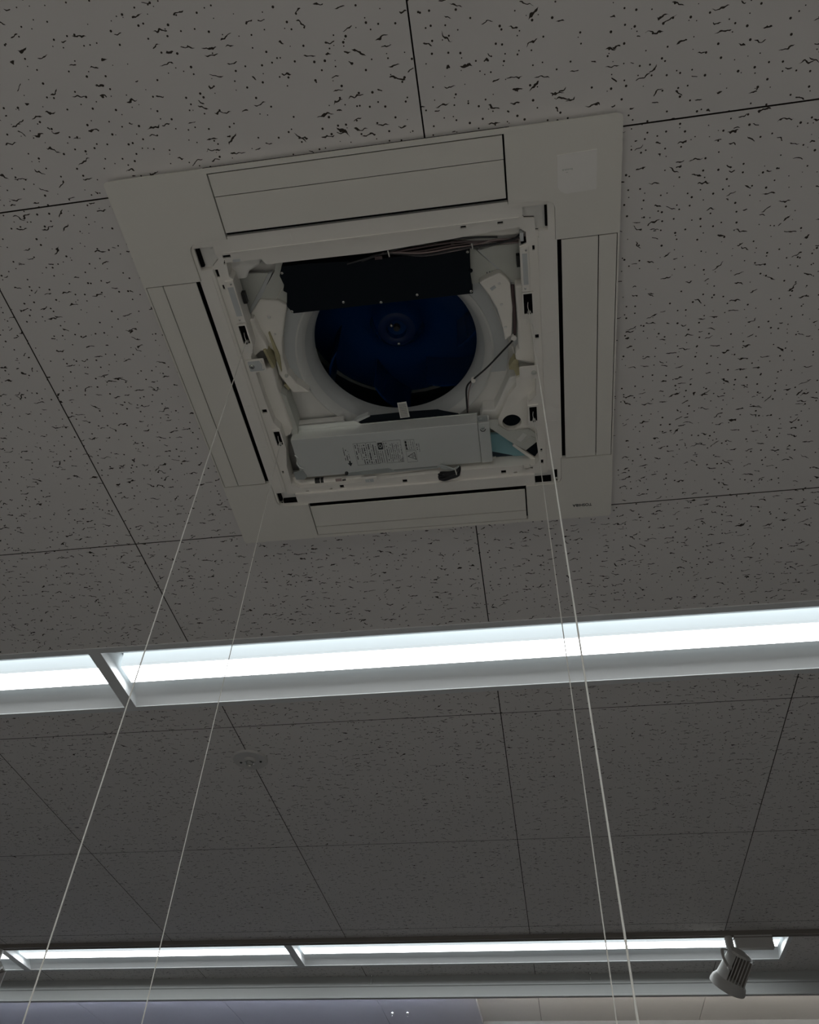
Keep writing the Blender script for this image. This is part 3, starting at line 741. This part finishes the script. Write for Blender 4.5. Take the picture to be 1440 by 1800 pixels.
# lower left of the pan: white slope between the bell mouth and the steel box
plate('pan_lip', [(-.262, .158), (-.150, .157), (-.148, .163), (-.150, .171), (-.262, .171)], .044, .060, M['pan'], U, bevel=.002)
plate('pan_wall', [(-.276, .045), (-.262, .060), (-.258, .150), (-.262, .180), (-.275, .180)], .022, .066, M['facet'], U)
# right-hand foam
plate('foam_block', [(.199, -.165), (.219, -.174), (.242, -.182), (.252, -.172), (.262, -.155), (.264, -.100), (.258, -.033), (.243, -.022), (.240, -.057), (.231, -.100), (.217, -.134)], .030, .072, M['foam'], U, bevel=.003)
plate('foam_block', [(.271, -.157), (.330, -.157), (.330, .040), (.291, .034), (.262, .021), (.264, .002), (.270, -.006), (.272, -.059)], .016, .060, M['foam'], U, bevel=.005)
plate('wire_channel', [(.264, -.150), (.273, -.148), (.274, -.050), (.272, .002), (.262, .004), (.257, -.026)], .040, .060, M['bell'], U)
plate('foam_print', [(.2200, -.150), (.2300, -.1555), (.2330, -.1500), (.2235, -.1440)], .0292, .0302, M['bell'], U)
for x, y in ((.240, -.158), (.241, -.110), (.246, -.055)):
    lathe('foam_plug', [(0, .0285), (.0025, .0285), (.0035, .031), (0, .031)], M['pan'], U, n=12, cx=x, cy=y)
plate('glue_strip', [(.259, .026), (.269, .024), (.269, .068), (.263, .070), (.257, .052), (.247, .050), (.250, .040)], .026, .050, M['foam_old'], U)
# lower right foam with the round dark hole
holeR = circ(.2445, .1910, .0220, 32)
plate('foam_block', [(.260, .070), (.270, .066), (.330, .060), (.330, .236), (.296, .236), (.281, .216), (.234, .215), (.214, .199), (.213, .180), (.221, .160), (.241, .115), (.260, .090)], .018, .072, M['foam'], U, holes=[holeR], bevel=.003)
plate('pump_hole', circ(.2445, .1910, .0235, 32), .034, .036, M['cover'], U)
plate('foam_wall', [(.246, .078), (.262, .074), (.262, .092), (.243, .117), (.224, .160), (.215, .182), (.215, .205), (.172, .205), (.172, .182), (.180, .160), (.207, .163)], .034, .072, M['pan'], U, bevel=.003)
# steel plate under the pump and its little label
plate('pump_plate', [(.190, .172), (.214, .175), (.213, .190), (.233, .208), (.282, .209), (.302, .226), (.302, .244), (.272, .270), (.236, .238), (.190, .190)], .008, .0125, M['facet'], U)
lp = plate('paper_label', [(.2530, .2345), (.2680, .2165), (.2770, .2235), (.2615, .2420)], .0068, .0079, M['paper'], U)
plate('plate_tab', [(.2640, .2480), (.2860, .2260), (.2960, .2340), (.2720, .2620)], .0045, .0079, M['facet'], U)
# drip tray of teal plastic
plate('drip_tray', [(.188, .226), (.236, .234), (.292, .312), (.276, .318), (.238, .297), (.188, .279)], .028, .034, M['tealsheet'], U)
plate('tray_sump', [(.188, .280), (.238, .296), (.276, .317), (.310, .322), (.310, .345), (.250, .345), (.223, .312), (.188, .304)], .0300, .0308, M['tealdark'], U)
plate('tray_rail', [(.245, .249), (.296, .303), (.289, .308), (.242, .256)], .012, .018, M['frame'], U)
plate('dark_gap', [(.270, .281), (.310, .245), (.310, .330), (.294, .308)], .019, .022, M['cover'], U)
plate('pan_bulge', [(.160, .296), (.193, .299), (.223, .307), (.250, .330), (.255, .345), (.160, .345)], .031, .040, M['foam'], U, bevel=.003)
b = bmesh.new(); bm_box(b, .262, .264, .294, .308, -.016, -.010); bm_box(b, .278, .280, .293, .308, -.016, -.010); bm_box(b, .262, .280, .302, .305, -.016, -.010)
fin('wire_clip', b, M['frame'], U)

# black cover over the fan opening, with notched left side
bc = plate('junction_cover', [(-.195, -.252), (-.204, -.232), (-.200, -.211), (-.205, -.198), (-.198, -.193), (-.206, -.162), (-.196, -.144), (.154, -.144), (.185, -.144), (.183, -.176), (.187, -.237), (.180, -.242), (.160, -.242), (.080, -.243), (-.040, -.245), (-.150, -.252)], .026, .066, M['cover'], U, bevel=.0015)
for x, y in ((-.197, -.238), (-.198, -.150), (-.085, -.158), (.182, -.237), (.181, -.150), (.070, -.156), (-.007, -.148)):
    screw(x, y, .026, .0033, bc)
lathe('cover_boss', [(0, .022), (.003, .022), (.005, .026), (0, .026)], M['cover'], bc, n=12, cx=.184, cy=-.196)
# backing above the cover (dark)
plate('pan_recess', rect(-.230, .290, -.335, -.248), .058, .066, M['void'], U)
plate('near_pan_wall', [(-.214, -.345), (.330, -.345), (.330, -.262), (.200, -.264), (.060, -.2700), (-.060, -.2680), (-.214, -.2660)], .020, .060, M['foam'], U, bevel=.005)

# wires along the near side
for pts, r_, m in (
    ([(-.060, -.244, .02), (-.012, -.252, .02), (.025, -.2575, .018), (.095, -.246, .016), (.156, -.2500, .016), (.194, -.252, .014), (.240, -.255, .010), (.274, -.262, .006), (.289, -.276, .0)], .0022, 'cable'),
    ([(-.030, -.246, .02), (.026, -.2600, .018), (.060, -.2660, .018), (.099, -.2700, .016), (.158, -.2720, .016), (.210, -.2690, .016), (.243, -.2640, .018)], .0018, 'cable'),
    ([(-.012, -.252, .022), (.026, -.2585, .018), (.095, -.2500, .017), (.155, -.2535, .017), (.197, -.2540, .017), (.240, -.2590, .018), (.300, -.2530, .02)], .0018, 'wire_pink'),
    ([(-.010, -.250, .022), (.026, -.2575, .020), (.090, -.2440, .018), (.150, -.2460, .018), (.195, -.2500, .017), (.250, -.2500, .018), (.300, -.2460, .02)], .0016, 'wire_pink'),
    ([(.026, -.2570, .019), (.095, -.2620, .018), (.160, -.2640, .018), (.220, -.2580, .018), (.300, -.2560, .02)], .0020, 'wire_brown'),
    ([(.026, -.2560, .022), (.090, -.2530, .020), (.155, -.2585, .018), (.210, -.2580, .018), (.300, -.2490, .022)], .0018, 'wire_brown')):
    tube('wire', pts, r_, M[m], U, n=6)
tube('cable_tie', [(.0265, -.264, .016), (.0275, -.2580, .0135), (.0275, -.2510, .016)], .0014, M['cord'], U, n=6)
tube('cable_tie', [(.192, -.259, .015), (.193, -.2530, .0125), (.193, -.2470, .016)], .0014, M['paper'], U, n=6)
box('wire_connector', -.002, .013, -.2545, -.2475, .016, .022, M['wire_brown'], U)
# right hand cable: sleeve, then a black lead across the pan to the steel box
tube('cable_sleeve', [(.2665, -.150, .034), (.2660, -.130, .032), (.2665, -.080, .032), (.2645, -.036, .032)], .0034, M['wire_brown'], U)
tube('sensor_cable', [(.2645, -.036, .032), (.2600, -.022, .030), (.2350, .006, .032), (.200, .042, .032), (.166, .071, .032), (.152, .086, .034), (.147, .105, .036), (.145, .140, .040), (.144, .170, .044)], .0021, M['cable'], U)
tube('sensor_cable', [(.1640, .0730, .036), (.1580, .090, .038), (.1520, .110, .040), (.1480, .140, .042), (.1460, .170, .044)], .0014, M['wire_pink'], U)
lathe('cable_holder', [(0, .026), (.006, .026), (.006, .034), (0, .034)], M['frame'], U, n=10, cx=.262, cy=-.028)
lathe('cable_holder', [(0, .028), (.005, .028), (.005, .038), (0, .038)], M['frame'], U, n=10, cx=.166, cy=.073)
# thin lines inside the casing
tube('thin_line', [(.198, -.170, .068), (.268, .030, .026)], .0007, M['cord'], U, n=6)
tube('thin_line', [(-.236, -.165, .046), (-.205, -.200, .046)], .0007, M['cord'], U, n=6)

# electrical box of galvanised steel
eb = plate('electrical_box', rrect(-.276, .1655, .1700, .2880, .002, 2), .000, .036, M['galv'], U, bevel=.001)
b = bmesh.new()
bm_plate(b, [(-.273, .158), (-.212, .158), (-.123, .158), (-.109, .169), (.167, .169), (.167, .182), (-.270, .182)], [], .0365, .0385)
fin('box_flange', b, M['galv'], eb)
plate('end_cover', rrect(.1668, .1925, .1715, .2895, .003, 3), .0005, .030, M['galv'], eb, bevel=.0006)
plate('end_tab', rect(.1668, .190, .158, .1700), .004, .010, M['galv_dark'], eb)
for x, y, r_ in ((.1745, .1625, .0045), (.1770, .1850, .0045), (-.2735, .2740, .0040)):
    screw(x, y, .0005 if y > .17 else .004, r_, eb, M['galv_dark'])
tube('tie_slot', [(.1710, .1890, -.0003), (.1740, .1940, -.0006), (.1800, .1940, -.0006), (.1830, .1890, -.0003)], .0009, M['ink'], eb, n=6)
plate('hinge_tab', [(-.292, .268), (-.268, .262), (-.262, .284), (-.270, .292), (-.290, .290)], -.003, -.0005, M['galv_dark'], eb)
tube('spring_latch', [(-.276, .214, -.003), (-.270, .222, -.005), (-.276, .238, -.005), (-.270, .252, -.005), (-.264, .256, -.004), (-.266, .262, -.003)], .0016, M['galv'], eb, n=6)
plate('dark_opening', [(-.124, .168), (-.113, .180), (.128, .180), (.122, .168), (.090, .157), (.076, .151), (.009, .149), (-.084, .150), (-.110, .161)], .0405, .0420, M['cover'], U)
plate('tray_edge', [(-.124, .168), (-.110, .161), (-.084, .150), (-.088, .146), (-.116, .156), (-.130, .168)], .0380, .052, M['bell'], U)
tg = plate('data_tag', [(-.0135, .1130), (.0080, .1120), (.0100, .1560), (-.0125, .1570)], .0290, .0300, M['paper'], U)
for k in range(11):
    y = .1175 + .0035 * k; b = bmesh.new(); bm_box(b, -.0105, .0065, y, y + .0010, .0287, .0292); fin('print_line', b, M['tape'], tg)

# printed instruction sheet on the box: columns of tiny dashes, black symbol, arrow, warning triangles
inst = empty('printed_label', (0, 0, -.0004)); inst.parent = eb
def ink_poly(polys, name='printed_mark', z=.0006):
    b = bmesh.new()
    for o_, h_ in polys: bm_plate(b, o_, h_, 0, z)
    return fin(name, b, M['ink'], inst)
rnd = random.Random(3)
def column(x, y0, y1, wd, dens=.75, stp=.0021):
    out = []; y = y0
    while y < y1:
        l = stp * rnd.uniform(.45, 1.6)
        if rnd.random() < dens: out.append((rect(x - wd / 2, x + wd / 2, y, min(y + l * .75, y1)), []))
        y += l
    return out
cols = []
for x, y0, y1, wd, d in ((-.1570, .207, .246, .0016, .6), (-.1520, .213, .247, .0018, .7), (-.1470, .218, .246, .0012, .6), (-.1270, .199, .246, .0020, .65),
    (-.1215, .199, .226, .0016, .7), (-.1170, .203, .250, .0007, .5), (-.1120, .205, .262, .0018, .55), (-.1065, .203, .262, .0024, .8), (-.1010, .200, .262, .0014, .6), (-.0955, .199, .262, .0026, .75), (-.0900, .201, .262, .0009, .7),
    (-.0850, .205, .262, .0022, .7), (-.0795, .210, .264, .0012, .8), (-.0745, .226, .264, .0010, .85), (-.0700, .226, .264, .0014, .85), (-.0650, .226, .264, .0010, .8),
    (-.0580, .203, .262, .0010, .85), (-.0530, .203, .258, .0016, .7), (-.0480, .214, .262, .0010, .85), (-.0435, .208, .262, .0010, .85), (-.0390, .206, .256, .0012, .85), (-.0345, .206, .256, .0010, .85), (-.0300, .206, .254, .0012, .85), (-.0255, .206, .254, .0010, .8), (-.0200, .212, .260, .0010, .7),
    (-.0065, .203, .228, .0024, .7), (.0000, .203, .228, .0008, .8), (.0050, .203, .228, .0010, .75), (.0100, .205, .226, .0008, .7), (.0185, .214, .240, .0018, .75), (.0235, .214, .240, .0010, .7)):
    cols += column(x, y0, y1, wd, d, .0019 if wd < .0015 else .0030)
ink_poly(cols, 'printed_text')
def outline(x0, x1, y0, y1, t=.0003): return (rect(x0, x1, y0, y1), [rect(x0 + t, x1 - t, y0 + t, y1 - t)])
ink_poly([outline(-.1310, -.0760, .1970, .2640), outline(-.0600, -.0180, .1975, .2650), outline(-.0095, .0140, .2000, .2300), outline(-.0095, .0145, .2335, .2680), outline(-.0310, -.0180, .2540, .2645)], 'printed_border')
ink_poly([(rrect(-.0735, -.0620, .2010, .2215, .001, 2), [circ(-.0678, .2112, .0040, 20, .0058)]), (circ(-.0678, .2112, .0022, 12, .0032), [])], 'printed_symbol')
ink_poly([([(-.1505, .2485), (-.1465, .2485), (-.1465, .2550), (-.1430, .2550), (-.1485, .2650), (-.1545, .2550), (-.1505, .2550)], [])], 'printed_arrow')
ink_poly([([(-.0078, .2500), (.0105, .2385), (.0125, .2625)], [[(-.0052, .2502), (.0093, .2405), (.0108, .2605)]]), (circ(.0055, .2500, .0030, 14, .0042), [circ(.0055, .2500, .0021, 14, .0031)])], 'warning_triangle')
ink_poly([([(-.0285, .2592), (-.0205, .2555), (-.0205, .2632)], [[(-.0268, .2592), (-.0212, .2568), (-.0212, .2620)]]), ([(-.0085, .2270), (-.0045, .2235), (-.0045, .2300)], [])], 'warning_triangle')
ink_poly([(rect(-.0085, -.0045, .204, .209), []), (rect(-.0085, -.0045, .213, .218), [])], 'printed_mark')

# drain pipe along the far edge of the box, with tape bands, and the coil of spare lead
dp = tube('drain_pipe', [(-.296, .286, .010), (-.2935, .301, .010), (-.284, .3095, .010), (-.265, .3110, .010), (-.150, .3095, .010), (-.010, .3080, .010), (.080, .3070, .012), (.200, .306, .03)], .0078, M['frame'], U, n=16)
for x0_, x1_, m in ((-.2480, -.2350, 'tape'), (-.2335, -.2260, 'tape'), (-.1790, -.1700, 'tape'), (-.1960, -.1800, 'wire_pink')):
    bb = bmesh.new(); bm_tube(bb, [(x0_, .3108, .010), (x1_, .3106, .010)], .0083, 16); fin('tape_band', bb, M[m], dp, smooth=True)
plate('pan_floor', rect(-.330, .170, .292, .345), .030, .036, M['facet'], U)
cc = plate('pipe_clip', rect(-.1280, -.0900, .2965, .3110), -.0120, -.0070, M['frame'], U)
plate('clip_recess', rect(-.1190, -.0990, .3000, .3100), -.0126, -.0119, M['bell'], cc); screw(-.109, .306, -.0126, .0018, cc)
plate('box_lip', [(-.165, .2860), (-.150, .2830), (-.060, .2800), (-.045, .2900), (.060, .2900), (.060, .2940), (-.165, .2940)], -.0015, .003, M['galv_dark'], U)
lathe('black_grommet', [(0, -.006), (.004, -.005), (.005, .004), (0, .004)], M['tape'], U, n=12, cx=-.163, cy=.2845)
bm = bmesh.new()
for k, (dx, dy, dz) in enumerate(((0, 0, 0), (.002, .004, -.003), (-.001, .008, .001), (.003, -.002, .003), (.0, .012, -.001))):
    bm_tube(bm, [(.060 + dx, .306 + dy, -.010 + dz), (.072, .300 + dy, -.016 + dz), (.090, .300 + dy * .5, -.016 + dz), (.104, .296 + dy * .3, -.014 + dz), (.112, .287 + dy * .2, -.010), (.108 + dx, .300 + dy, -.012), (.090, .308 + dy * .8, -.014), (.072, .314 + dy * .7, -.014), (.060 + dx, .308 + dy, -.010 + dz)], .0026, 6, 5)
fin('spare_cable_coil', bm, M['cable'], U, smooth=True)
bm = bmesh.new()
for k in range(4):
    bm_tube(bm, [(.060 + .004 * k, .288 - .003 * k, -.004), (.070, .280 + .002 * k, -.009 - .001 * k), (.086, .286 + .002 * k, -.010), (.100, .292, -.012), (.112, .288 - .001 * k, -.010)], .0024, 6, 5)
fin('spare_cable_coil', bm, M['galv_dark'], U, smooth=True)
tube('cable_tie', [(.1015, .289, -.014), (.1035, .298, -.0195), (.1035, .306, -.017)], .0013, M['cord'], U, n=6)

# maker's name, upside down as seen from here, and the sensor window with its worn print
text_mesh('lettering', 'TOSHIBA', .0118, M['ink'], U, (.4005, .4350, -.0203), (0, PI, 0), .96, .00016)
sw = plate('receiver_window', [(.3575, -.4210), (.4270, -.4230), (.4270, -.3520), (.3720, -.3500), (.3630, -.3550), (.3575, -.3640)], -.0212, -.0198, M['receiver'], U)
bm = bmesh.new(); rr = random.Random(2); x = .3665
while x < .3850:
    wd = rr.uniform(.0010, .0022); bm_box(bm, x, x + wd, -.3955, -.3955 + rr.uniform(.0018, .0034), -.0216, -.0211); x += wd + .0006
bm_box(bm, .3725, .3765, -.3895, -.3885, -.0216, -.0211)
fin('faint_print', bm, M['facet'], sw)

# ------------------------------------------------------------ the four cords that carry the lowered grille
ct, st = math.cos(URZ), math.sin(URZ)
for (x, y, r_, sl, tx) in ((-.3020, -.112, .0009, 0.0, 'thin white cord hanging furthest left, from the left near winch of the air conditioner'),
                       (-.2990, .169, .0008, -.003, 'thin white cord second from the left, from the left far winch'),
                       (.2950, -.112, .0012, .010, 'thickest white cord, furthest right, from the right near winch of the air conditioner'),
                       (.2945, .168, .0009, .010, 'thin white cord just left of the thickest one')):
    wx, wy = UX + x * ct - y * st, UY + x * st + y * ct
    o = empty('cord', (wx, wy, CEIL - .016)); L_ = 2.0
    tube('cord_line', [(0, 0, 0), (sl * L_, 0, -L_)], r_, M['cord'], o, n=8)
    tag(o, tx, 'cord', 'cords hanging from the air conditioner')
